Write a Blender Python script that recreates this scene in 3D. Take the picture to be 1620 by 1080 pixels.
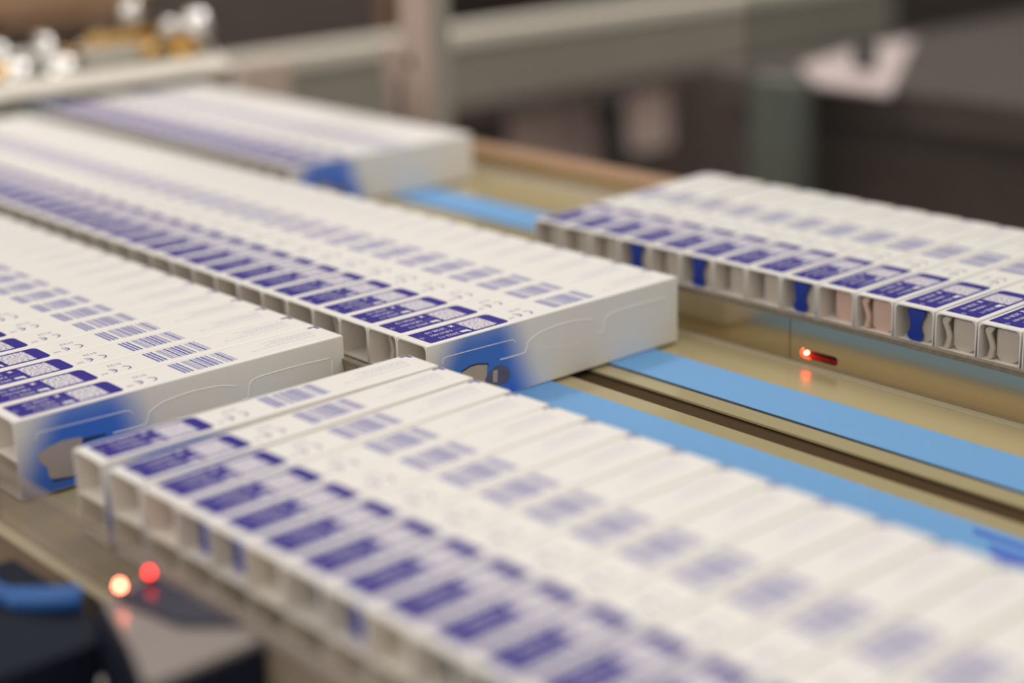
import bpy, bmesh, math, random
from mathutils import Matrix, Vector, Quaternion

random.seed(7)
U = 0.022                      # one carton pitch in metres; all shapes below are in pitches
scene = bpy.context.scene
col = scene.collection
for o in list(bpy.data.objects):
    bpy.data.objects.remove(o)

# ------------------------------------------------------------------ camera
cam = bpy.data.cameras.new('camera')
camo = bpy.data.objects.new('camera', cam)
col.objects.link(camo)
R = ((0.6555659728, 0.7545567196, -0.0296211433),
     (0.2077640933, -0.2179418928, -0.9535907995),
     (-0.7259940336, 0.6189874702, -0.2996450817))
C0 = (25.775824339, -19.716636468, 11.779458270)
m = Matrix.Identity(4)
for i in range(3):
    m[i][0] = R[0][i]; m[i][1] = -R[1][i]; m[i][2] = -R[2][i]; m[i][3] = C0[i] * U
camo.matrix_world = m
cam.sensor_width = 36.0
cam.lens = 2683.6 / 1620 * 36.0
cam.clip_start = 0.02
cam.clip_end = 60
cam.dof.use_dof = True
cam.dof.focus_distance = 34.2 * U
cam.dof.aperture_fstop = 2.9
scene.camera = camo

# ------------------------------------------------------------------ world, lamps, exposure
W = bpy.data.worlds.new('world'); scene.world = W; W.use_nodes = True
bg = W.node_tree.nodes['Background']
bg.inputs[0].default_value = (1.0, 0.94, 0.86, 1)
bg.inputs[1].default_value = 0.74

def area(name, loc, target, sx, sy, power, color):
    l = bpy.data.lights.new(name, 'AREA'); l.shape = 'RECTANGLE'
    l.size = sx; l.size_y = sy; l.energy = power; l.color = color
    o = bpy.data.objects.new(name, l); col.objects.link(o)
    o.location = loc
    d = Vector(target) - Vector(loc)
    o.rotation_euler = d.to_track_quat('-Z', 'Y').to_euler()
    return o
WARM = (1.0, 0.98, 0.96)
for lx, ly, pw in ((-0.1, -0.45, 1.2), (0.1, 1.25, 10.5), (-1.1, 0.1, 5.0), (-1.2, 1.6, 13), (0.9, 0.35, 0.8)):
    area('ceiling_lamp', (lx, ly, 1.9), (lx, ly, 0), 0.35, 1.0, pw, WARM)
area('side_fill', (0.1, -2.3, 1.35), (0, 0.1, 0), 1.2, 0.7, 11.5, WARM)  # unseen fill light, added to brighten the open carton ends

scene.view_settings.view_transform = 'Standard'
scene.view_settings.look = 'None'
scene.view_settings.gamma = 1
scene.view_settings.exposure = 0.0
scene.view_settings.use_curve_mapping = False
scene.cycles.max_bounces = 8
scene.cycles.transparent_max_bounces = 12
scene.cycles.caustics_reflective = False
scene.cycles.caustics_refractive = False

# ------------------------------------------------------------------ materials
def lin(c):
    return tuple(((v / 255) / 12.92 if v / 255 <= 0.04045 else ((v / 255 + 0.055) / 1.055) ** 2.4) for v in c) + (1,)
def mat(name, rgb, rough=0.5, metal=0.0, noise=0.0, scale=40, stretch=(1, 1, 1), bump=0.0, emit=None, spec=0.5):
    M = bpy.data.materials.new(name); M.use_nodes = True
    nt = M.node_tree; b = nt.nodes['Principled BSDF']
    b.inputs['Base Color'].default_value = lin(rgb)
    b.inputs['Roughness'].default_value = rough
    b.inputs['Metallic'].default_value = metal
    b.inputs['Specular IOR Level'].default_value = spec
    if noise or bump:
        tc = nt.nodes.new('ShaderNodeTexCoord'); mp = nt.nodes.new('ShaderNodeMapping')
        mp.inputs['Scale'].default_value = tuple(s / U for s in stretch)
        nz = nt.nodes.new('ShaderNodeTexNoise'); nz.inputs['Scale'].default_value = scale
        nz.inputs['Detail'].default_value = 4
        nt.links.new(tc.outputs['Object'], mp.inputs[0]); nt.links.new(mp.outputs[0], nz.inputs[0])
        if noise:
            mx = nt.nodes.new('ShaderNodeMix'); mx.data_type = 'RGBA'
            c = lin(rgb)
            mx.inputs[6].default_value = tuple(v * (1 - noise) for v in c[:3]) + (1,)
            mx.inputs[7].default_value = tuple(min(1, v * (1 + noise)) for v in c[:3]) + (1,)
            nt.links.new(nz.outputs[0], mx.inputs[0]); nt.links.new(mx.outputs[2], b.inputs['Base Color'])
        if bump:
            bp = nt.nodes.new('ShaderNodeBump'); bp.inputs['Strength'].default_value = bump
            bp.inputs['Distance'].default_value = 0.0004
            nt.links.new(nz.outputs[0], bp.inputs['Height']); nt.links.new(bp.outputs[0], b.inputs['Normal'])
    if emit:
        b.inputs['Emission Color'].default_value = lin(rgb); b.inputs['Emission Strength'].default_value = emit
    return M

M_card = mat('carton_board', (240, 235, 230), 0.45, noise=0.015, scale=3)
M_edge = mat('carton_inner', (240, 232, 222), 0.7)
M_tray = mat('tray_board', (244, 237, 228), 0.65)
M_purple = mat('label_purple', (50, 40, 136), 0.6, spec=0.2)
M_white = mat('print_white', (232, 228, 232), 0.5)
M_ink = mat('print_ink', (70, 66, 140), 0.5)
M_bar = mat('barcode_ink', (98, 98, 172), 0.6, spec=0.2)
M_thin = mat('small_print_ink', (190, 184, 208), 0.5)
M_ridge = mat('raised_perforation', (248, 242, 232), 0.4)
M_penpic = mat('pen_picture_grey', (182, 166, 154), 0.45, noise=0.12, scale=2.5)
M_pendark = mat('pen_picture_dark', (52, 50, 66), 0.45, noise=0.3, scale=3)
M_pengrey = mat('pen_picture_slate', (92, 95, 125), 0.45, noise=0.35, scale=5)

# mottled pale patch on the label
M_patch = mat('label_pale_patch', (205, 198, 205), 0.5)
nt = M_patch.node_tree
tc = nt.nodes.new('ShaderNodeTexCoord'); nz = nt.nodes.new('ShaderNodeTexNoise')
nz.inputs['Scale'].default_value = 20 / U; nz.inputs['Detail'].default_value = 1
rp = nt.nodes.new('ShaderNodeValToRGB')
rp.color_ramp.elements[0].position = 0.40; rp.color_ramp.elements[0].color = lin((150, 142, 182))
rp.color_ramp.elements[1].position = 0.54; rp.color_ramp.elements[1].color = lin((232, 226, 226))
nt.links.new(tc.outputs['Object'], nz.inputs[0]); nt.links.new(nz.outputs[0], rp.inputs[0])
nt.links.new(rp.outputs[0], nt.nodes['Principled BSDF'].inputs['Base Color'])

# side panel print: blue cloud that fades into the white board
def side_material():
    M = bpy.data.materials.new('carton_side_print'); M.use_nodes = True
    nt = M.node_tree; b = nt.nodes['Principled BSDF']; b.inputs['Roughness'].default_value = 0.42
    tc = nt.nodes.new('ShaderNodeTexCoord'); sp = nt.nodes.new('ShaderNodeSeparateXYZ')
    nt.links.new(tc.outputs['Object'], sp.inputs[0])
    def mth(op, a, bb=None, clamp=False):
        n = nt.nodes.new('ShaderNodeMath'); n.operation = op; n.use_clamp = clamp
        for k, v in enumerate((a, bb)):
            if v is None: continue
            if isinstance(v, (int, float)): n.inputs[k].default_value = v
            else: nt.links.new(v, n.inputs[k])
        return n.outputs[0]
    y = mth('DIVIDE', sp.outputs[1], U); z = mth('DIVIDE', sp.outputs[2], U)
    def smooth(v, a, bb):
        n = nt.nodes.new('ShaderNodeMapRange'); n.interpolation_type = 'SMOOTHSTEP'
        n.inputs[1].default_value = a; n.inputs[2].default_value = bb
        nt.links.new(v, n.inputs[0]); return n.outputs[0]
    left = smooth(mth('ADD', y, mth('MULTIPLY', z, -0.55)), -0.75, 0.35)
    right = smooth(mth('ADD', y, mth('MULTIPLY', z, 0.32)), 3.25, 2.25)
    top = smooth(z, 2.7, 1.1)
    f = mth('MULTIPLY', mth('MULTIPLY', left, right), top, True)
    mx = nt.nodes.new('ShaderNodeMix'); mx.data_type = 'RGBA'
    mx.inputs[6].default_value = lin((236, 230, 222)); mx.inputs[7].default_value = lin((62, 116, 212))
    nt.links.new(f, mx.inputs[0]); nt.links.new(mx.outputs[2], b.inputs['Base Color'])
    return M
M_side = side_material()

M_belt = mat('belt_blue', (108, 164, 218), 0.6, noise=0.06, scale=6, stretch=(1, 3, 1))
nt = M_belt.node_tree; b = nt.nodes['Principled BSDF']
tc = nt.nodes.new('ShaderNodeTexCoord'); mp = nt.nodes.new('ShaderNodeMapping'); mp.inputs['Rotation'].default_value = (0, 0, 0.8)
wv = nt.nodes.new('ShaderNodeTexWave'); wv.inputs['Scale'].default_value = 9 / U
bp = nt.nodes.new('ShaderNodeBump'); bp.inputs['Strength'].default_value = 0.35; bp.inputs['Distance'].default_value = 0.0003
nt.links.new(tc.outputs['Object'], mp.inputs[0]); nt.links.new(mp.outputs[0], wv.inputs[0])
nt.links.new(wv.outputs['Fac'], bp.inputs['Height']); nt.links.new(bp.outputs[0], b.inputs['Normal'])
M_beltedge = mat('belt_edge', (62, 66, 78), 0.8)
M_beltmark = mat('belt_print', (62, 104, 200), 0.6)
M_bed = mat('bed_plate_tan', (188, 174, 134), 0.2, metal=0.2, noise=0.05, scale=3, stretch=(0.15, 3, 1))
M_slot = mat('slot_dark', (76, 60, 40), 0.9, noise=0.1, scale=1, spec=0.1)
M_rail = mat('brushed_rail', (196, 178, 148), 0.2, metal=1.0, noise=0.06, scale=4, stretch=(0.05, 1, 4))
M_railtop = mat('rail_copper_tan', (196, 158, 128), 0.35, metal=0.3)
M_steel = mat('steel', (216, 208, 196), 0.35, metal=0.2, noise=0.05, scale=2)
M_chrome = mat('chrome', (235, 232, 228), 0.06, metal=1.0)
M_brass = mat('brass', (235, 190, 110), 0.1, metal=1.0)
M_dark = mat('dark_machine', (92, 80, 75), 0.6, noise=0.2, scale=0.5)
M_navy = mat('sensor_navy', (16, 22, 38), 0.65, spec=0.2, noise=0.05, scale=1)
M_bluelip = mat('bracket_blue', (38, 92, 160), 0.45)
M_plate = mat('sensor_plate', (146, 136, 132), 0.25, metal=0.1, noise=0.06, scale=1)
M_redglint = mat('red_led_glint', (255, 40, 40), 0.3, emit=9)
M_redhot = mat('red_led_core', (255, 120, 90), 0.3, emit=26)
M_black = mat('black_rubber', (22, 22, 24), 0.5)
M_pgrey = mat('pen_grey', (200, 190, 178), 0.4)
M_ppink = mat('pen_pink', (216, 184, 168), 0.4)
M_pblue = mat('pen_blue', (34, 62, 160), 0.4)
M_post = mat('anodised_post', (188, 168, 156), 0.4, metal=0.1)
M_frame = mat('painted_frame', (228, 220, 206), 0.5)
M_panel = mat('grey_green_panel', (152, 147, 136), 0.55, noise=0.08, scale=0.2)
M_pink = mat('pinkish_panel', (246, 220, 210), 0.6, noise=0.05, scale=0.3)
M_sheet = mat('white_pink_sheet', (236, 212, 212), 0.5)
M_tan = mat('tan_block', (170, 136, 108), 0.4, metal=0.3, noise=0.1, scale=0.4)
M_floor = mat('floor_dark', (84, 74, 66), 0.5, noise=0.1, scale=0.1)
M_wallb = mat('wall_dark', (74, 64, 58), 0.8, noise=0.1, scale=0.05)

def clear(name, tint, gloss, rough=0.02):
    M = bpy.data.materials.new(name); M.use_nodes = True
    nt = M.node_tree; nt.nodes.remove(nt.nodes['Principled BSDF'])
    out = nt.nodes['Material Output']
    tr = nt.nodes.new('ShaderNodeBsdfTransparent'); tr.inputs[0].default_value = tint
    gl = nt.nodes.new('ShaderNodeBsdfGlossy'); gl.inputs['Roughness'].default_value = rough
    fr = nt.nodes.new('ShaderNodeFresnel'); fr.inputs[0].default_value = 1.49
    ml = nt.nodes.new('ShaderNodeMath'); ml.operation = 'MULTIPLY'; ml.inputs[1].default_value = gloss
    mx = nt.nodes.new('ShaderNodeMixShader')
    ge = nt.nodes.new('ShaderNodeNewGeometry'); m2 = nt.nodes.new('ShaderNodeMath'); m2.operation = 'SUBTRACT'; m2.inputs[0].default_value = 1.0
    m3 = nt.nodes.new('ShaderNodeMath'); m3.operation = 'MULTIPLY'
    nt.links.new(ge.outputs['Backfacing'], m2.inputs[1]); nt.links.new(fr.outputs[0], ml.inputs[0])
    nt.links.new(ml.outputs[0], m3.inputs[0]); nt.links.new(m2.outputs[0], m3.inputs[1]); nt.links.new(m3.outputs[0], mx.inputs[0])
    nt.links.new(tr.outputs[0], mx.inputs[1]); nt.links.new(gl.outputs[0], mx.inputs[2])
    nt.links.new(mx.outputs[0], out.inputs[0])
    return M
M_acryl = clear('clear_acrylic', (0.93, 0.94, 0.93, 1), 1.0)
M_glass = clear('guard_glass', (0.84, 0.86, 0.85, 1), 0.2)
M_haze = clear('scuffed_acrylic', (0.9, 0.89, 0.88, 1), 1.0, 0.12)
nt = M_haze.node_tree; mxs = nt.nodes['Mix Shader']; df = nt.nodes.new('ShaderNodeBsdfDiffuse'); df.inputs[0].default_value = lin((178, 162, 152))
m2 = nt.nodes.new('ShaderNodeMixShader'); m2.inputs[0].default_value = 0.24
nt.links.new(mxs.outputs[0], m2.inputs[1]); nt.links.new(df.outputs[0], m2.inputs[2]); nt.links.new(m2.outputs[0], nt.nodes['Material Output'].inputs[0])
# cloudy cut edge of the acrylic with tiny bubbles
M_foot = mat('foot_sealant', (186, 174, 146), 0.3, noise=0.12, scale=9, bump=0.5)
M_acedge = mat('acrylic_cut_edge', (118, 107, 92), 0.3, noise=0.4, scale=9, stretch=(1, 1, 1), bump=0.6)

# ------------------------------------------------------------------ mesh helpers (pitches -> metres)
class MB:
    def __init__(s): s.v = []; s.f = []; s.mi = []; s.sm = []
    def add(s, verts, faces, mi=0, smooth=False):
        n = len(s.v); s.v += [tuple(p) for p in verts]
        for f in faces:
            s.f.append([n + i for i in f]); s.mi.append(mi); s.sm.append(smooth)
    def box(s, a, b, mi=0, ch=0.0):
        (x0, y0, z0), (x1, y1, z1) = a, b
        if ch <= 0:
            s.add([(x0,y0,z0),(x1,y0,z0),(x1,y1,z0),(x0,y1,z0),(x0,y0,z1),(x1,y0,z1),(x1,y1,z1),(x0,y1,z1)],
                  [(0,3,2,1),(4,5,6,7),(0,1,5,4),(1,2,6,5),(2,3,7,6),(3,0,4,7)], mi); return
        bm = bmesh.new(); bmesh.ops.create_cube(bm, size=1)
        for v in bm.verts:
            v.co = ((x0+x1)/2 + v.co.x*(x1-x0), (y0+y1)/2 + v.co.y*(y1-y0), (z0+z1)/2 + v.co.z*(z1-z0))
        bmesh.ops.bevel(bm, geom=bm.edges[:], offset=ch, segments=2, affect='EDGES', profile=0.5)
        bm.verts.index_update()
        s.add([v.co[:] for v in bm.verts], [[v.index for v in f.verts] for f in bm.faces], mi); bm.free()
    def poly(s, pts, mi=0): s.add(pts, [list(range(len(pts)))], mi)
    def prism(s, pts, d, mi=0):          # pts a planar loop, d extrusion vector
        n = len(pts); q = [tuple(p[i] + d[i] for i in range(3)) for p in pts]
        s.add(list(pts) + q, [list(range(n))[::-1], [n + i for i in range(n)]] +
              [(i, (i+1) % n, n + (i+1) % n, n + i) for i in range(n)], mi)
    def lathe(s, prof, origin, axis, mi=0, n=28, smooth=True):    # prof: (radius, along)
        ax = Vector(axis).normalized(); q = Vector((0, 0, 1)).rotation_difference(ax)
        vs = []; fs = []
        for r, h in prof:
            for k in range(n):
                a = 2*math.pi*k/n
                p = q @ Vector((r*math.cos(a), r*math.sin(a), h)) + Vector(origin); vs.append(p[:])
        for i in range(len(prof)-1):
            for k in range(n):
                fs.append((i*n+k, i*n+(k+1) % n, (i+1)*n+(k+1) % n, (i+1)*n+k))
        fs.append(list(range(n))[::-1]); fs.append([(len(prof)-1)*n+k for k in range(n)])
        s.add(vs, fs, mi, smooth)
    def tube(s, path, r, mi=0, n=6):
        P = [Vector(p) for p in path]; vs = []; fs = []
        for i, p in enumerate(P):
            t = (P[min(i+1, len(P)-1)] - P[max(i-1, 0)]).normalized()
            ref = Vector((1, 0, 0)) if abs(t.x) < 0.9 else Vector((0, 0, 1))
            u = t.cross(ref).normalized(); w = t.cross(u)
            for k in range(n):
                a = 2*math.pi*k/n; vs.append((p + u*r*math.cos(a) + w*r*math.sin(a))[:])
        for i in range(len(P)-1):
            for k in range(n): fs.append((i*n+k, i*n+(k+1) % n, (i+1)*n+(k+1) % n, (i+1)*n+k))
        fs.append(list(range(n))[::-1]); fs.append([(len(P)-1)*n+k for k in range(n)])
        s.add(vs, fs, mi, True)
    def sphere(s, c, r, mi=0, n=20):
        prof = [(max(1e-4, r*math.sin(math.pi*i/n)), -r*math.cos(math.pi*i/n)) for i in range(n+1)]
        s.lathe(prof, c, (0, 0, 1), mi, n=24)
    def mesh(s, name, mats):
        me = bpy.data.meshes.new(name)
        me.from_pydata([(x*U, y*U, z*U) for x, y, z in s.v], [], s.f)
        for M in (mats if isinstance(mats, (list, tuple)) else [mats]): me.materials.append(M)
        me.polygons.foreach_set('material_index', s.mi)
        me.polygons.foreach_set('use_smooth', s.sm)
        me.update(); return me
    def build(s, name, mats, parent=None, fix=True):
        me = s.mesh(name, mats)
        if fix:
            bm = bmesh.new(); bm.from_mesh(me); bmesh.ops.recalc_face_normals(bm, faces=bm.faces[:]); bm.to_mesh(me); bm.free()
        return link(name, me, parent)
def link(name, me, parent=None):
    o = bpy.data.objects.new(name, me); col.objects.link(o)
    if parent is not None: o.parent = parent
    return o
def tag(o, label=None, cat=None, group=None, kind=None):
    if label: o['label'] = label
    if cat: o['category'] = cat
    if group: o['group'] = group
    if kind: o['kind'] = kind
    return o
def thing(name, label, cat, loc=(0, 0, 0), group=None):
    o = bpy.data.objects.new(name, None); o.empty_display_size = 0.02; col.objects.link(o)
    o.location = tuple(c*U for c in loc)
    return tag(o, label, cat, group)
def smooth_path(pts, k=4):
    out = []
    for i in range(len(pts)-1):
        p0 = Vector(pts[max(i-1, 0)]); p1 = Vector(pts[i]); p2 = Vector(pts[i+1]); p3 = Vector(pts[min(i+2, len(pts)-1)])
        for j in range(k):
            t = j/k
            out.append((0.5*((2*p1)+(p2-p0)*t+(2*p0-5*p1+4*p2-p3)*t*t+(3*p1-p0-3*p2+p3)*t**3))[:])
    out.append(tuple(pts[-1])); return out
def text_mesh(body, size):
    cu = bpy.data.curves.new('t', 'FONT'); cu.body = body; cu.size = size; cu.resolution_u = 2
    o = bpy.data.objects.new('t', cu); col.objects.link(o)
    dg = bpy.context.evaluated_depsgraph_get()
    me = bpy.data.meshes.new_from_object(o.evaluated_get(dg))
    vs = [v.co[:2] for v in me.vertices]; fs = [list(p.vertices) for p in me.polygons]
    bpy.data.objects.remove(o); bpy.data.curves.remove(cu); bpy.data.meshes.remove(me)
    return vs, fs

# ------------------------------------------------------------------ setting
mb = MB(); mb.box((-260, -120, -41), (120, 220, -40)); tag(mb.build('floor', M_floor), kind='structure')
mb = MB(); mb.box((-262, -120, -40), (-260, 220, 140)); tag(mb.build('wall_left', M_wallb), kind='structure')
mb = MB(); mb.box((-260, 220, -40), (120, 222, 140)); tag(mb.build('wall_back', M_wallb), kind='structure')

# ------------------------------------------------------------------ conveyor bed
XA, XB = -60.0, 17.0
bed = thing('conveyor_bed', 'tan metal conveyor bed under all the carton lanes, dark slot along it', 'conveyor', (0, 0, -0.05))
def bedpart(name, a, b, M):
    mb = MB(); mb.box((a[0], a[1], a[2]+0.05), (b[0], b[1], b[2]+0.05)); return mb.build(name, M, bed)
for y0, y1 in ((-8.7, -0.72), (-0.68, 3.95), (4.58, 8.05), (8.2, 16.9)):
    bedpart('bed_plate', (XA, y0, -0.10), (XB, y1, -0.05), M_bed)
bedpart('slot_channel', (XA, 3.7, -0.2), (XB, 4.75, -0.14), M_slot)
bedpart('side_beam', (XA, -8.68, -3.2), (XB, -8.3, -0.105), mat('beam_brown', (132, 112, 90), 0.5))
bedpart('side_beam', (XA, 16.3, -3.2), (XB, 16.8, -0.105), M_dark)
for x in (-55, -20, 12):
    for y in (-8.9, 15.6):
        bedpart('leg', (x, y, -39.95), (x+2, y+1.2, -3.21), M_steel)
        mb = MB()

# belts
for y0, y1, lab in ((5.07, 6.5, 'pale blue conveyor belt under the far ends of the middle row'),
                    (1.95, 3.35, 'pale blue conveyor belt beside the front row, running under the middle row'),
                    (12.2, 13.85, 'pale blue conveyor belt between the back row and the right row'),
                    (9.4, 10.8, 'blue conveyor belt under the open ends of the right row'),
                    (-3.4, -2.0, 'blue conveyor belt hidden under the far ends of the front row'),
                    (-6.6, -5.2, 'blue conveyor belt hidden under the open ends of the front row')):
    t = thing('conveyor_belt', lab, 'belt', (0, (y0+y1)/2, -0.05), 'blue conveyor belts')
    h = (y1-y0)/2
    mb = MB(); mb.box((XA, -h, 0.0), (XB, h, 0.034), 0); mb.build('belt_core', M_beltedge, t)
    mb = MB(); mb.box((XA, -h+0.008, 0.0345), (XB, h-0.008, 0.05), 0); mb.build('belt_surface', M_belt, t)
    if y0 == 1.95:
        mb = MB(); mb.poly([(10.75, 0.5, 0.0512), (XB, 0.5, 0.0512), (XB, 0.28, 0.0512), (10.95, 0.28, 0.0512)])
        mb.poly([(11.3, 0.12, 0.0512), (XB, 0.12, 0.0512), (XB, -0.3, 0.0512), (11.7, -0.3, 0.0512)])
        mb.build('printed_mark', M_beltmark, t)

# guide rails with a clear ledge
def plate_with_slot(x0, x1, z0, z1, slot, M, parent, seg=10):
    """front plate in the xz plane (0.1 thick), optionally with a capsule slot cut through it."""
    if not slot:
        mb = MB(); mb.box((x0, 0, z0), (x1, 0.1, z1)); return mb.build('rail_plate', M, parent)
    a, b, c, r = slot
    cu = bpy.data.curves.new('plate', 'CURVE'); cu.dimensions = '2D'; cu.fill_mode = 'BOTH'; cu.extrude = 0.05*U
    loop = [(a + r*math.cos(math.pi/2 + math.pi*i/seg), c + r*math.sin(math.pi/2 + math.pi*i/seg)) for i in range(seg+1)]
    loop += [(b + r*math.cos(-math.pi/2 + math.pi*i/seg), c + r*math.sin(-math.pi/2 + math.pi*i/seg)) for i in range(seg+1)]
    for pts in ([(x0, z0), (x1, z0), (x1, z1), (x0, z1)], loop):
        sp = cu.splines.new('POLY'); sp.points.add(len(pts)-1); sp.use_cyclic_u = True
        for p, (x, z) in zip(sp.points, pts): p.co = (x*U, z*U, 0, 1)
    t = bpy.data.objects.new('plate', cu); col.objects.link(t)
    me = bpy.data.meshes.new_from_object(t.evaluated_get(bpy.context.evaluated_depsgraph_get()))
    bpy.data.objects.remove(t); bpy.data.curves.remove(cu)
    me.transform(Matrix(((1, 0, 0, 0), (0, 0, -1, 0.05*U), (0, 1, 0, 0), (0, 0, 0, 1))))
    me.materials.clear(); me.materials.append(M)
    return link('rail_plate', me, parent)

for y, lab, seam, slot in ((8.08, 'brushed metal guide rail with red lit slot before the right row', 2.62, (3.03, 3.86, 0.25, 0.1)),
                           (-0.72, 'brushed metal guide rail before the open ends of the middle row', -3.2, None),
                           (-8.62, 'scuffed clear acrylic guide rail along the open ends of the front row', -1.5, None)):
    t = thing('guide_rail', lab, 'rail', (0, y, -0.045), 'guide rails along the lanes')
    zt = 0.97; M_r = M_rail if y > -8 else M_haze
    plate_with_slot(XA, seam-0.012, 0.0, zt, None, M_r, t)
    plate_with_slot(seam+0.012, XB, 0.0, zt, slot, M_r, t)
    mb = MB(); mb.box((XA, -0.03, zt+0.004), (XB, 0.13, zt+0.115), 0); mb.build('acrylic_edge_strip', M_acedge if y > -8 else M_haze, t)
    # seated strip of sealant at the foot
    mb = MB(); mb.box((XA, -0.24, -0.003), (XB, -0.005, 0.02), 0); mb.build('foot_strip', M_foot, t)

# slot sensor behind the rail
t = thing('slot_sensor', 'red glowing sensor lamp inside the slot of the metal guide rail', 'sensor', (3.1, 8.32, -0.05))
mb = MB(); mb.box((-0.6, 0.05, 0.0), (1.1, 0.4, 0.72), 0, 0.03); mb.build('housing', M_black, t)
mb = MB(); mb.box((-0.12, 0.03, 0.04), (0.8, 0.049, 0.15), 0); mb.build('reflector', mat('red_reflector', (190, 40, 36), 0.35), t)
mb = MB(); mb.lathe([(0.036, 0), (0.036, 0.06), (0.022, 0.08)], (-0.21, 0.048, 0.17), (0, -1, 0), 0); mb.build('lamp', M_redhot, t)
pl = bpy.data.lights.new('slot_sensor_glow', 'POINT'); pl.energy = 0.0012; pl.color = (1, 0.06, 0.03); pl.shadow_soft_size = 0.002
po = bpy.data.objects.new('slot_sensor_glow', pl); col.objects.link(po); po.parent = t; po.location = (-0.1*U, -0.1*U, 0.26*U)

# far side rail behind the back lane
t = thing('side_rail', 'tan topped side rail with grey strips beyond the back lane', 'rail', (0, 16.95, -0.085))
mb = MB(); mb.box((XA, 0.0, 0.0), (XB, 0.75, 0.55)); mb.build('rail_body', M_rail, t)
mb = MB(); mb.box((XA, -0.05, 0.551), (XB, 0.8, 0.8), 0, 0.04); mb.build('rail_cap', M_railtop, t)
mb = MB(); mb.box((XA, -0.45, 0.0), (XB, -0.005, 0.12)); mb.build('grey_strip', M_steel, t)

# ------------------------------------------------------------------ cartons
BW, BL, BH = 0.985, 7.26, 1.547
def carton_mesh():
    mb = MB(); c = 0.03; t = 0.028; D = 6.9
    # outer section in (x, z), front face at x = 0, slots: 0 board, 1 side print, 2 inner
    sec = [(-BW+c, 0), (-c, 0), (0, c), (0, BH-c), (-c*0.4, BH-c*0.35), (-c*1.3, BH), (-BW+c*1.3, BH), (-BW+c*0.4, BH-c*0.35), (-BW, BH-c), (-BW, c)]
    r = 0.09
    inn = [(-BW+t, t), (-t, t), (-t, t+0.01), (-t, BH-t-r), (-t-r*0.3, BH-t-r*0.3), (-t-r, BH-t), (-BW+t+r, BH-t), (-BW+t+r*0.3, BH-t-r*0.3), (-BW+t, BH-t-r), (-BW+t, t+0.01)]
    n = len(sec)
    def ring(s, y): return [(x, y, z) for x, z in s]
    far = [(x*0.985 - 0.0075, z if z < 0.5 else z-0.02) for x, z in sec]
    vs = ring(sec, 0) + ring(sec, BL-0.07) + ring(far, BL) + ring(inn, 0) + ring(inn, D)
    for i in range(n):
        j = (i+1) % n
        mi = 1 if i in (2, 8) else 0
        mb.add([vs[i], vs[j], vs[n+j], vs[n+i]], [(0, 1, 2, 3)], mi)
        mb.add([vs[n+i], vs[n+j], vs[2*n+j], vs[2*n+i]], [(0, 1, 2, 3)], mi)
        mb.add([vs[i], vs[3*n+i], vs[3*n+j], vs[j]], [(0, 1, 2, 3)], 0)
        mb.add([vs[3*n+i], vs[4*n+i], vs[4*n+j], vs[3*n+j]], [(0, 1, 2, 3)], 2)
    mb.add(vs[2*n:3*n], [list(range(n))], 0); mb.add(vs[4*n:5*n], [list(range(n))], 2)
    me = mb.mesh('carton_body', [M_card, M_side, M_edge])
    bm = bmesh.new(); bm.from_mesh(me); bmesh.ops.remove_doubles(bm, verts=bm.verts[:], dist=1e-6)
    bmesh.ops.recalc_face_normals(bm, faces=bm.faces[:]); bm.to_mesh(me); bm.free()
    return me
ME_body = carton_mesh()
TRAY = 0.76
mb = MB(); mb.box((-BW+0.034, 0.012, TRAY-0.03), (-0.034, 6.85, TRAY)); ME_tray = mb.mesh('insert_tray', M_tray)
ZT = BH + 0.0012
def put_text(mb, body, size, x0, y0, mi, z, bold=0.0):
    vs, fs = text_mesh(body, size)
    mb.add([(x0 + v, y0 - u, z) for u, v in vs], fs, mi)
def label_mesh():
    mb = MB(); x0, x1, y0, y1, r = -0.89, -0.10, 0.2, 2.32, 0.12
    pts = []
    for cx, cy, a0, rr in ((x1-r, y1-r, 0, r), (x0+r, y1-r, 90, r), (x0+0.03, y0+0.03, 180, 0.03), (x1-0.03, y0+0.03, 270, 0.03)):
        for k in range(6):
            a = math.radians(a0 + 90*k/5); pts.append((cx + rr*math.cos(a), cy + rr*math.sin(a), ZT))
    mb.poly(pts, 0)
    z = ZT + 0.001
    mb.poly([(-0.82, 1.42, z), (-0.17, 1.42, z), (-0.17, 2.02, z), (-0.82, 2.02, z)], 1)
    put_text(mb, '2023-11', 0.16, -0.32, 1.06, 2, z)
    put_text(mb, 'NR41461', 0.15, -0.54, 1.06, 2, z)
    put_text(mb, '-2', 0.15, -0.54, 0.36, 2, z)
    put_text(mb, '2028-10', 0.16, -0.76, 1.06, 2, z)
    put_text(mb, 'LOT', 0.12, -0.52, 1.33, 3, z)
    # little factory sign and hourglass sign
    mb.poly([(-0.33, 1.33, z), (-0.33, 1.12, z), (-0.25, 1.12, z), (-0.2, 1.18, z), (-0.25, 1.19, z), (-0.2, 1.25, z), (-0.25, 1.26, z), (-0.17, 1.29, z), (-0.17, 1.33, z)][::-1], 2)
    mb.poly([(-0.78, 1.30, z), (-0.78, 1.16, z), (-0.73, 1.22, z), (-0.68, 1.16, z), (-0.68, 1.30, z), (-0.73, 1.24, z)][::-1], 2)
    return mb.mesh('printed_label', [M_purple, M_patch, M_white, mat('print_dim', (128, 120, 180), 0.5)])
ME_label = label_mesh()
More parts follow.
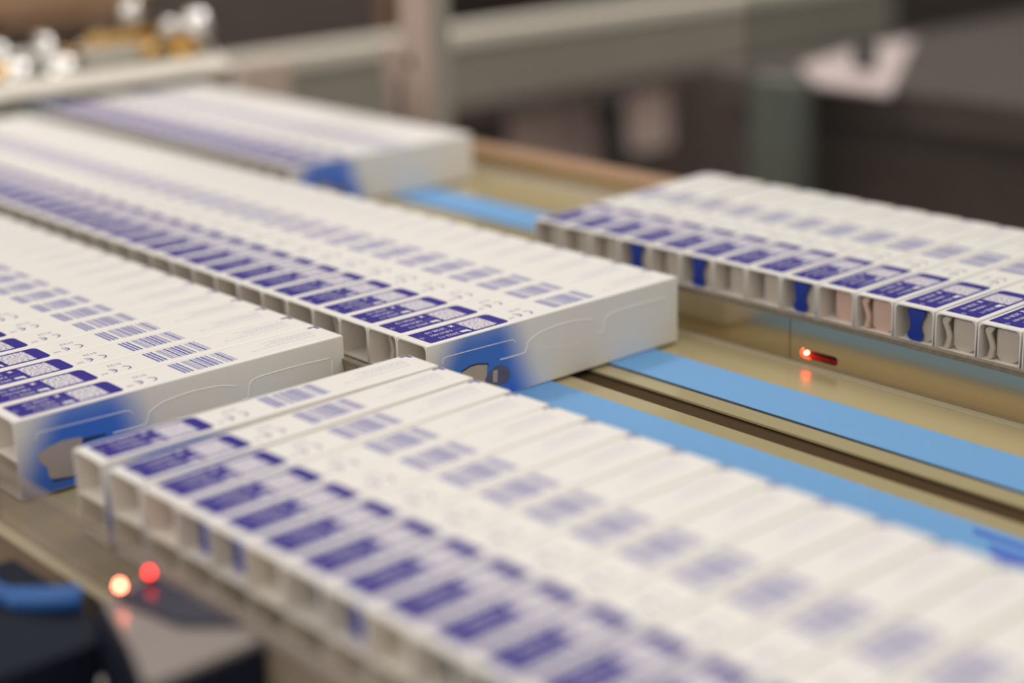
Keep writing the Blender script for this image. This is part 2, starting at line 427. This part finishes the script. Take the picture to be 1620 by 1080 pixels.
def bars_mesh():
    mb = MB(); rnd = random.Random(3); y = 4.84
    while y > 3.66:
        w = rnd.choice((0.018, 0.018, 0.034, 0.05))
        long_ = (y > 4.62 or y < 3.86)
        mb.poly([(-0.86 if not long_ else -0.86, y-w, ZT), (-0.17, y-w, ZT), (-0.17, y, ZT), (-0.86, y, ZT)])
        y -= w + rnd.choice((0.016, 0.022, 0.034))
        if abs(y-4.58) < 0.03 or abs(y-3.92) < 0.03: y -= 0.06
    return mb.mesh('barcode', M_bar)
ME_bars = bars_mesh()
def arc(mb, cx, cy, r0, r1, a0, a1, z, n=12):
    vs = []
    for k in range(n+1):
        a = math.radians(a0 + (a1-a0)*k/n)
        vs += [(cx + r0*math.cos(a), cy + r0*math.sin(a), z), (cx + r1*math.cos(a), cy + r1*math.sin(a), z)]
    mb.add(vs, [(2*i, 2*i+1, 2*i+3, 2*i+2) for i in range(n)])
def mark_mesh():
    mb = MB(); z = ZT
    for cy in (2.98, 2.68):                       # the C and the E: half rings open towards the open end
        arc(mb, -0.33, cy, 0.095, 0.128, 0, 180, z)
    mb.poly([(-0.345, 2.68, z), (-0.315, 2.68, z), (-0.315, 2.78, z), (-0.345, 2.78, z)])
    put_text(mb, '0123', 0.15, -0.70, 3.06, 0, z)
    put_text(mb, 'REF', 0.10, -0.30, 2.58, 0, z)
    return mb.mesh('conformity_mark', M_ink)
ME_mark = mark_mesh()
def print_mesh():
    mb = MB(); z = ZT; rnd = random.Random(11)
    for x, y0, y1 in ((-0.72, 5.75, 6.9), (-0.63, 5.9, 6.9), (-0.54, 5.8, 6.9), (-0.40, 5.3, 6.85)):
        y = y1
        while y > y0:
            w = rnd.uniform(0.03, 0.11); mb.poly([(x, y-w, z), (x+0.026, y-w, z), (x+0.026, y, z), (x, y, z)], 0); y -= w + 0.025
    mb.poly([(-0.93, 7.0, z), (-0.86, 7.0, z), (-0.86, 7.2, z), (-0.93, 7.2, z)], 1)
    mb.poly([(-0.86, 7.13, z), (-0.74, 7.13, z), (-0.74, 7.2, z), (-0.86, 7.2, z)], 1)
    return mb.mesh('small_print', [M_thin, M_ink])
ME_print = print_mesh()

ORD = ['first', 'second', 'third', 'fourth', 'fifth', 'sixth', 'seventh', 'eighth', 'ninth', 'tenth', 'eleventh', 'twelfth',
       'thirteenth', 'fourteenth', 'fifteenth', 'sixteenth', 'seventeenth', 'eighteenth', 'nineteenth', 'twentieth']
ORD += ['twenty-' + w for w in ORD[:9]] + ['thirtieth'] + ['thirty-' + w for w in ORD[:9]] + ['fortieth']
def carton(xl, xr, y, z, label, group):
    """box whose front (+x) face runs from xl at the open end to xr at the far end"""
    t = thing('carton', label, 'carton', (xl, y, z), group)
    t.rotation_euler = (0, 0, math.atan2(-(xr-xl), BL))
    link('carton_body', ME_body, t); link('insert_tray', ME_tray, t); link('printed_label', ME_label, t)
    link('barcode', ME_bars, t); link('conformity_mark', ME_mark, t); link('small_print', ME_print, t)
    return t
# pens
def pen_mesh():
    """oval pen cap end: flat on top, rounded below, lying along y"""
    mb = MB(); sec = []
    for cx, cz, a0, r in ((0.30-0.05, 0.36-0.05, 0, 0.05), (-0.30+0.05, 0.36-0.05, 90, 0.05), (-0.30+0.2, -0.33+0.2, 180, 0.2), (0.30-0.2, -0.33+0.2, 270, 0.2)):
        for k in range(7):
            a = math.radians(a0 + 15*k); sec.append((cx + r*math.cos(a), cz + r*math.sin(a)))
    n = len(sec); rings = []
    for y, f in ((0, 0.78), (0.02, 0.92), (0.07, 1.0), (0.6, 1.0), (0.62, 0.95), (0.66, 0.95), (0.68, 1.0), (1.6, 1.0), (1.65, 0.85), (4.4, 0.8)):
        rings += [(x*f, y, z*f if z > 0 else -0.33 + (z+0.33)*f) for x, z in sec]
    m = len(rings)//n
    fs = [(i*n+k, i*n+(k+1) % n, (i+1)*n+(k+1) % n, (i+1)*n+k) for i in range(m-1) for k in range(n)]
    fs += [list(range(n))[::-1], [(m-1)*n+k for k in range(n)]]
    mb.add(rings, fs, 0, False)
    return mb
ME_penbody = {k: pen_mesh().mesh('barrel', M) for k, M in (('grey', M_pgrey), ('pink', M_ppink), ('blue', M_pgrey), ('dark', mat('pen_dark', (58, 66, 84), 0.4)))}
def clip_mesh(M, wide):
    mb = MB(); L = []; Rr = []
    prof = [(0.36, 0.21, 0.02), (0.28, 0.205, 0.02), (0.16, 0.155, 0.01), (0.04, 0.125, 0.0), (-0.06, 0.125, 0.0), (-0.15, 0.17, 0.0), (-0.23, 0.178, 0.0), (-0.285, 0.145, 0.0), (-0.315, 0.08, 0.0)] if wide else \
           [(0.36, 0.06, -0.02), (0.30, 0.085, -0.06), (0.22, 0.06, -0.08), (0.12, 0.05, -0.04), (0.02, 0.05, 0.0), (-0.08, 0.05, 0.02), (-0.18, 0.055, 0.0), (-0.27, 0.06, -0.02), (-0.31, 0.04, -0.03)]
    P = smooth_path(prof, 3)
    for z, w, cx in P:
        L.append((cx-w, 0, z)); Rr.append((cx+w, 0, z))
    mb.prism(L + Rr[::-1], (0, 0.07, 0))
    return mb.mesh('clip', M)
ME_clip = {'grey': clip_mesh(M_pgrey, False), 'pink': clip_mesh(M_ppink, False), 'blue': clip_mesh(M_pblue, True)}
def pen(box, kind, clip, label, group, y=0.2, x=-0.40):
    R3 = Matrix.Rotation(box.rotation_euler[2], 3, 'Z')
    p = R3 @ Vector((x*U, y*U, (TRAY+0.332)*U)) + Vector(box.location)
    t = thing('injection_pen', label, 'pen', (p.x/U, p.y/U, p.z/U), group)
    t.rotation_euler = box.rotation_euler
    link('barrel', ME_penbody[kind], t)
    if clip:
        c = link('clip', ME_clip[kind], t)
        c.location = ((-0.34 if kind != 'blue' else -0.12)*U, (-0.08 if kind != 'blue' else -0.11)*U, 0)

rnd = random.Random(5)
# middle row: front box stands at x = 0, the row runs away towards -x
mid = []
for k in range(33):
    g = (0.004 if k % 2 else -0.002)
    x = -k*1.004 + g
    lab = 'white pen carton at the near end of the middle row, blue side in full view' if k == 0 else \
          'white pen carton with purple label, %s from the near end of the middle row' % ORD[k]
    mid.append(carton(x, x + (rnd.uniform(-0.004, 0.004) if k else 0), 0, 0, lab, 'cartons in the middle row'))
# left row
left = []
YB = -0.69 - BL
for k in range(22):
    x = -1.90 - k*1.004
    lab = 'white pen carton at the near end of the left row, grey pen picture showing' if k == 0 else \
          'white pen carton, %s from the near end of the left row' % ORD[k]
    left.append(carton(x, x, YB, 0, lab, 'cartons in the left row'))
# back row
back = []
YC = 8.86
for k in range(17):
    x = -17.35 - k*1.006
    lab = 'white pen carton ending the far back row, blue and cream side showing above the belt' if k == 0 else \
          'white pen carton, %s from the belt end of the far back row' % ORD[k]
    back.append(carton(x, x, 8.3 + 0.0, 0, lab, 'cartons in the far back row'))
# right row: first box at the upper end, the row runs towards +x
right = []
YE = 8.89
ro = [-0.60, -0.50, -0.32, -0.24, -0.2, -0.18, -0.16, -0.15]
for k in range(17):
    x = -6.67 + 1.04*k + BW + 0.03
    d = ro[k] if k < len(ro) else -0.14
    lab = 'white open pen carton heading the right row, nearest the belt' if k == 0 else \
          'white open pen carton, %s from the belt end of the right row' % ORD[k]
    right.append(carton(x, x + d, YE, 0, lab, 'cartons in the right row'))
# front row
front = []
YD = -0.54 - BL
lo = [-0.03, 0.22, 0.30, 0.28, 0.22, 0.18, 0.14, 0.10, 0.06, 0.03]
rr = [-0.06, -0.04, 0.0, 0.02, 0.0]
for k in range(19):
    x = 0.12 + 1.043*k + BW + 0.03
    a = lo[k] if k < len(lo) else 0.0
    c = rr[k] if k < len(rr) else 0.0
    lab = 'white open pen carton heading the front row, beside the left row' if k == 0 else \
          'white open pen carton, %s from the upper end of the front row' % ORD[k]
    front.append(carton(x + a, x + c, YD, 0, lab, 'cartons in the front row'))

# raised perforations and printed pen picture on the three sides in view
L1 = [(0.4, 1.08), (0.42, 1.18), (0.5, 1.21), (0.84, 1.21), (1.34, 1.2), (1.78, 1.19), (2.2, 1.18), (2.32, 1.15), (2.37, 1.08)]
L2 = [(1.92, 0.82), (2.54, 0.81), (2.63, 0.85), (2.68, 0.94), (2.71, 1.02), (2.83, 1.09), (3.05, 1.16), (3.55, 1.21), (4.07, 1.19), (4.38, 1.15), (4.66, 1.07)]
L3 = [(4.75, 0.77), (4.89, 0.77), (4.93, 0.92), (4.97, 1.05), (5.11, 1.13), (5.47, 1.145), (5.93, 1.15), (6.43, 1.14), (6.9, 1.12)]
L4 = [(2.96, 0.82), (3.53, 0.73), (3.99, 0.67), (4.25, 0.73)]
for bx in (mid[0], left[0], back[0]):
    for ln, r in ((L1, 0.008), (L2, 0.012), (L3, 0.012), (L4, 0.005)):
        mb = MB(); mb.tube(smooth_path([(0.0, y, z) for y, z in ln]), r); mb.build('perforation', M_ridge, bx)
    mb = MB(); mb.tube([(0, 6.94, 1.08), (0, 6.95, 0.32)], 0.006); mb.build('perforation', M_ridge, bx)
    x = 0.0012
    mb = MB()
    cap = [(0.39, 0.82), (0.61, 0.90), (0.89, 0.95), (1.2, 0.93), (1.31, 0.89), (1.28, 0.81), (1.2, 0.5), (1.1, 0.24), (0.99, 0.21), (0.63, 0.27), (0.56, 0.33), (0.55, 0.5), (0.42, 0.66)]
    cap2 = [(0.90, 0.79), (1.13, 0.85), (1.32, 0.85), (1.57, 0.79), (1.55, 0.6), (1.5, 0.45), (1.2, 0.3), (0.95, 0.5)]
    slate = [(1.5, 0.5), (1.59, 0.6), (1.76, 0.71), (1.95, 0.71), (2.14, 0.6), (2.2, 0.43), (2.1, 0.27), (1.74, 0.25), (1.5, 0.34)]
    rim = [(0.88, 0.83), (1.13, 0.89), (1.34, 0.885), (1.6, 0.82), (1.61, 0.74), (1.57, 0.79), (1.32, 0.85), (1.13, 0.85), (0.9, 0.79)]
    if bx is left[0]:
        mb.poly([(x, y, z) for y, z in cap], 0)
        mb.poly([(x, 0.63, 0.25), (x, 1.1, 0.2), (x, 1.2, 0.23), (x, 1.05, 0.17), (x, 0.6, 0.2)], 1)
        mb.poly([(x, 1.3, 0.88), (x, 1.75, 0.86), (x, 1.8, 0.82), (x, 1.29, 0.79)], 1)
        mb.poly([(x+0.0005, y, z) for y, z in slate], 2)
    else:
        mb.poly([(x, y, z) for y, z in cap2], 0); mb.poly([(x+0.0005, y, z) for y, z in rim], 1)
        mb.poly([(x+0.0005, y, z) for y, z in slate], 2)
        mb.poly([(x+0.001, 1.72, 0.62), (x+0.001, 1.85, 0.62), (x+0.001, 1.82, 0.35), (x+0.001, 1.7, 0.38)], 0)
        mb.poly([(x+0.001, 1.95, 0.56), (x+0.001, 2.02, 0.55), (x+0.001, 2.02, 0.48), (x+0.001, 1.95, 0.49)], 3)
    mb.build('printed_pen_picture', [M_penpic, M_pendark, M_pengrey, mat('pen_picture_dot', (140, 62, 80), 0.5)], bx, fix=False)

# pens in the open ends
kinds = {3: ('blue', 1, 'blue clip'), 5: ('blue', 1, 'blue clip'), 8: ('blue', 1, 'blue clip'), 9: ('pink', 0, ''), 10: ('pink', 1, 'wavy clip'),
         11: ('blue', 1, 'blue clip'), 12: ('grey', 1, 'wavy clip'), 13: ('grey', 1, 'wavy clip'), 14: ('blue', 1, 'blue clip'), 15: ('grey', 1, 'wavy clip')}
for k in range(16):
    kd, cl, w = kinds.get(k, ('grey', 0, ''))
    body = {'grey': 'grey', 'pink': 'pinkish', 'blue': 'grey'}[kd]
    lab = '%s pen end%s in the %s carton from the right row belt end' % (body, ' with ' + w if w else '', ORD[k])
    pen(right[k], kd, cl, lab, 'pens in the right row', y=0.2 if cl else 0.26)
for k in range(9):
    pen(mid[k], 'grey', k % 2, 'grey pen end inside the %s carton from the near end of the middle row' % ORD[k], 'pens in the middle row', y=0.5)
for k in range(11):
    kd = ('grey', 'grey', 'pink', 'blue')[k % 4] if k < 4 else ('dark', 'blue', 'grey')[k % 3]
    pen(front[k], kd, 1 if kd == 'blue' else 0, 'pen end in the %s carton from the upper end of the front row' % ORD[k], 'pens in the front row', y=0.35)

# ------------------------------------------------------------------ clear cover and sensor at the front rail
t = thing('photo_sensor', 'navy photo sensor with grey top plate, red lamp and its built glint by the front row', 'sensor', (5.8, -9.6, 0))
mb = MB(); mb.prism([(-1.2, -0.25, -1.6), (-1.5, 0.85, -1.6), (1.55, 0.95, -1.6), (1.6, -0.95, -1.6), (0.4, -0.6, -1.6)], (0, 0, 2.38)); mb.build('housing', M_navy, t)
mb = MB(); mb.prism([(-1.15, -0.1, 0.79), (-1.5, 0.9, 0.79), (1.45, 1.0, 0.79), (1.5, -0.9, 0.79), (0.4, -0.52, 0.79)], (0, 0, 0.1)); mb.build('top_plate', M_plate, t)
mb = MB(); mb.prism([(-1.0, 0.06, 0.895), (-1.3, 0.84, 0.895), (0.95, 0.92, 0.895), (0.35, 0.3, 0.895)], (0, 0, 0.07)); mb.build('lens_window', mat('lens_dark', (44, 42, 62), 0.2), t)
for (x, y, M, r) in ((-1.02, 0.12, M_redhot, 0.05), (-1.12, 0.66, M_redglint, 0.06)):  # second glowing piece stands in for a red glint mirrored in the acrylic
    mb = MB(); mb.lathe([(r, 0), (r, 0.04), (r*0.7, 0.09), (r*0.2, 0.11)], (x, y, 1.09), (0, 0, 1)); mb.build('lamp_and_glint', M, t)
    mb = MB(); mb.lathe([(0.05, 0), (0.05, 0.118)], (x, y, 0.97), (0, 0, 1)); mb.build('lamp_stem', M_black, t)
mb = MB(); mb.lathe([(0.1, 0), (0.1, 0.05), (0.06, 0.07)], (-0.75, -0.42, -0.15), (-0.3, -1, 0)); mb.build('screw_head', M_steel, t)

t = thing('sensor_bracket', 'dark navy bracket with bright blue rounded lip in the lower corner', 'bracket', (3.0, -10.2, 0))
mb = MB(); mb.prism([(-1.9, -1.6, -3), (-1.9, 0.7, -3), (0.2, 0.75, -3), (1.75, 0.35, -3), (1.75, -1.6, -3)], (0, 0, 3.35)); mb.build('body', M_navy, t)
mb = MB(); mb.tube(smooth_path([(-1.75, 0.1, 0.36), (-0.9, -0.15, 0.38), (-0.2, 0.1, 0.42), (0.35, 0.5, 0.5), (0.5, 0.7, 0.5)]), 0.2, n=10); mb.build('lip', M_bluelip, t)

# ------------------------------------------------------------------ background machinery
t = thing('aluminium_post', 'upright grey aluminium machine post behind the far back row', 'post', (-26, 20.5, -40))
mb = MB(); mb.box((-0.9, -0.5, 0.02), (0.8, 0.65, 90), 0, 0.08); mb.build('profile', M_post, t)
mb = MB(); mb.box((0.801, -0.25, 0.05), (0.84, 0.55, 90)); mb.build('groove_strip', M_panel, t)
mb = MB(); mb.lathe([(0.22, 0), (0.22, 0.06)], (-0.35, -0.501, 42.6), (0, -1, 0)); mb.build('screw_hole', M_black, t)
mb = MB(); mb.box((-2.6, -0.2, 38), (-0.905, 0.5, 43.1), 0, 0.1); mb.build('side_plate', mat('plate_greyish_pink', (176, 158, 148), 0.5), t)
mb = MB(); mb.box((-1.45, -0.3, 39), (-1.0, -0.205, 41.9)); mb.build('dark_strip', M_dark, t)

t = thing('cross_bar', 'pale steel cross bar spanning the lanes at their far end', 'bar', (-35.2, 7, 1.9))
mb = MB(); mb.prism([(x, -16, z) for x, z in ((-0.35, 0), (0.5, 0), (0.5, 0.1), (0.0, 0.55), (-0.35, 0.55))], (0, 26.2, 0)); mb.build('bar', M_frame, t)
mb = MB(); mb.box((-0.5, 10.85, -1.92), (0.4, 13.1, 0.1), 0, 0.1); mb.build('end_block', mat('end_block_grey', (196, 178, 166), 0.5), t)
for y in (-15.5, 10.3):
    mb = MB(); mb.box((-0.35, y, -1.94), (0.35, y+0.5, -0.005)); mb.build('support', M_steel, t)

t = thing('roller_unit', 'shiny chrome roller unit with brass collars above the lanes', 'machine', (-37.5, 7, 2.0))
mb = MB(); mb.lathe([(0.45, -14), (0.45, 10.6)], (0, 0, 0.95), (0, 1, 0)); mb.build('shaft', M_chrome, t)
for y, r, M in ((1.4, 0.85, M_chrome), (3.3, 0.95, M_chrome), (8.8, 0.8, M_brass), (9.4, 0.7, M_brass), (5.8, 0.75, M_chrome), (-2, 0.9, M_brass)):
    mb = MB(); mb.lathe([(r*0.8, -0.3), (r, -0.22), (r, 0.22), (r*0.8, 0.3)], (0.0, y, 0.95), (0, 1, 0)); mb.build('collar', M, t)
for (y, z, r, M) in ((9.75, 1.55, 0.75, M_chrome), (8.5, 1.6, 0.42, M_chrome), (6.8, 2.45, 0.5, M_chrome), (8.8, 0.55, 0.45, M_brass), (9.4, 0.6, 0.4, M_brass),
                     (10.3, -0.3, 0.62, M_chrome), (10.75, -0.2, 0.4, M_chrome), (1.65, 0.35, 0.8, M_chrome), (3.55, 0.3, 0.8, M_chrome), (2.8, -0.5, 0.42, M_chrome),
                     (0.95, 0.55, 0.5, M_brass), (0.7, -0.45, 0.42, M_chrome), (7.5, 0.75, 0.4, M_brass)):
    mb = MB(); mb.sphere((1.0, y, z), r); mb.build('knob', M, t)  # polished balls added so the lamps mirror in them as blurred glints
    mb = MB(); mb.tube([(0.0, y, 0.95 + (z-0.95)*0.3), (1.0, y, z)], 0.16, n=10); mb.build('glint_stem', M_steel, t)
mb = MB(); mb.box((0.5, 4.6, 0.4), (0.8, 8.2, 1.15), 0, 0.1); mb.build('bearing_block', M_frame, t)
mb = MB(); mb.box((0.3, 4.9, 1.16), (0.8, 7.9, 1.65), 0, 0.12); mb.build('brass_cover', M_brass, t)
mb = MB(); mb.box((-2.6, -15, -1.2), (-1.7, 11, 1.7), 0, 0.1); mb.build('back_plate', mat('soot_brown', (56, 44, 37), 0.6, noise=0.2, scale=0.5), t)
mb = MB(); mb.box((-3.2, -15, 2.3), (-2.2, 9.5, 3.6), 0, 0.15); mb.build('top_rail', M_tan, t)
for y in (-14.5, 10.55):
    mb = MB(); mb.box((-2.6, y, -2.05), (0.2, y+0.45, 2.2)); mb.build('end_plate', M_dark, t)

# second line behind: long frame with pale top edge and grey side
t = thing('frame_line', 'long pale topped machine frame in the blurred distance', 'machine', (-61, 50, -40))
mb = MB(); mb.box((-1.2, -28, 37.25), (1.0, 46, 38.25), 0, 0.1); mb.build('top_bar', M_frame, t)
mb = MB(); mb.box((-0.9, -28, 33.2), (0.6, 46, 37.24)); mb.build('side_panel', M_panel, t)
mb = MB(); mb.box((-0.9, -28, 32.2), (0.75, 46, 33.19)); mb.build('lower_bar', M_dark, t)
for y in (-26, 13.5, 44):
    mb = MB(); mb.box((-0.8, y, 0.02), (0.4, y+1.8, 32.19)); mb.build('leg', M_dark, t)

t = thing('pinkish_cabinet', 'pinkish grey cabinet under the distant frame line', 'cabinet', (-66, 50, -40))
mb = MB(); mb.box((-3, -2, 0.02), (2, 24.5, 33.0)); mb.build('body', M_dark, t)
mb = MB(); mb.box((2.01, 7.0, 26.0), (2.3, 15.4, 32.2), 0, 0.1); mb.build('door_panel', mat('dim_pink_panel', (215, 190, 182), 0.6), t)
mb = MB(); mb.box((2.01, 17.4, 26.8), (2.3, 23.2, 32.6), 0, 0.1); mb.build('door_panel', M_pink, t)

t = thing('lever', 'black lever with round knob before the pinkish cabinet', 'lever', (-59, 61.5, -40))
mb = MB(); mb.tube([(0, 2.8, 0.02), (0, 2.5, 24), (0, 1.0, 31.6)], 0.75, n=12); mb.build('arm', M_black, t)
mb = MB(); mb.sphere((0.3, 0.3, 31.9), 1.15); mb.build('knob', M_black, t)

t = thing('side_table', 'dark machine table carrying the pale pink sheet', 'table', (-30, 52, -40))
mb = MB(); mb.box((-6.5, -4, 36.2), (14, 26, 38.2), 0, 0.2); mb.build('top', M_dark, t)
mb = MB(); mb.box((-5.5, -3, 0.02), (13, 25, 36.19)); mb.build('body', M_dark, t)
t = thing('pale_sheet', 'pale pink sheet lying on the dark machine table', 'sheet', (-29, 52, -1.79))
mb = MB(); mb.prism([(-3.3, -1.6, 0), (-5.0, 5.6, 0), (-4.8, 10.3, 0), (5.8, -6.0, 0), (1.1, -5.8, 0)], (0, 0, 0.2)); sh = mb.build('sheet_body', M_sheet, t)
t = thing('black_knob', 'black knob standing on the pale pink sheet', 'knob', (-28.7, 51.2, -1.58))
mb = MB(); mb.lathe([(0.5, 0), (0.55, 0.3), (0.6, 0.9), (0.5, 1.2), (0.2, 1.3)], (0, 0, 0), (0, 0, 1)); mb.build('grip', M_black, t)
mb = MB(); mb.lathe([(0.7, 0), (0.7, 0.08)], (0, 0, -0.0), (0, 0, 1)); mb.build('base_ring', M_dark, t)

t = thing('reflection', 'grey green column from the glass, built solid beside the pale pink sheet', 'reflection', (-29.4, 45.6, -40))  # solid stand-in for a pale stripe mirrored in the guard glass
mb = MB(); mb.box((-1.5, -0.9, 0.02), (1.3, 0.9, 38.6), 0, 0.1); mb.build('shaft', mat('mirrored_green', (120, 122, 114), 0.6), t)
mb = MB(); mb.box((-1.6, -1.2, 0.02), (1.6, 1.2, 0.6), 0, 0.1); mb.build('foot', M_dark, t)
t = thing('guard_door', 'clear guard door pane in thin frame beyond the right row', 'guard', (0, 20.6, -40))
mb = MB(); mb.box((-10, 0.15, 30), (16, 0.25, 90)); mb.build('pane', M_glass, t)
mb = MB(); mb.box((-10, 0.0, 29), (16, 0.4, 29.99), 0); mb.build('lower_rail', M_post, t)
mb = MB(); mb.box((16.01, -0.2, 0.02), (17.2, 0.6, 90), 0, 0.05); mb.build('frame_post', M_post, t)

# far dark machine blocks in the hall
for (x, y, z0, w, d, h, M, lab) in ((-110, 60, -40, 20, 30, 46, M_tan, 'tan machine block far behind the roller unit'),
                                    (-95, 118, -40, 14, 26, 42, M_dark, 'grey green cabinet far behind the pinkish cabinet'),
                                    (-25, 110, -40, 14, 8, 46, M_panel, 'tall grey cabinet far behind the pale sheet')):
    t = thing('machine_block', lab, 'machine', (x, y, z0))
    mb = MB(); mb.box((-w/2, -d/2, 0.02), (w/2, d/2, h), 0, 0.4); mb.build('housing', M, t)
    mb = MB(); mb.box((w/2+0.02, -d/2+2, h*0.55), (w/2+0.3, d/2-2, h*0.9), 0, 0.1); mb.build('door', M_dark, t)
    mb = MB(); mb.box((-w/2-0.3, -d/2-0.3, h+0.02), (w/2+0.3, d/2+0.3, h+1.0), 0, 0.2); mb.build('cap', M_frame, t)
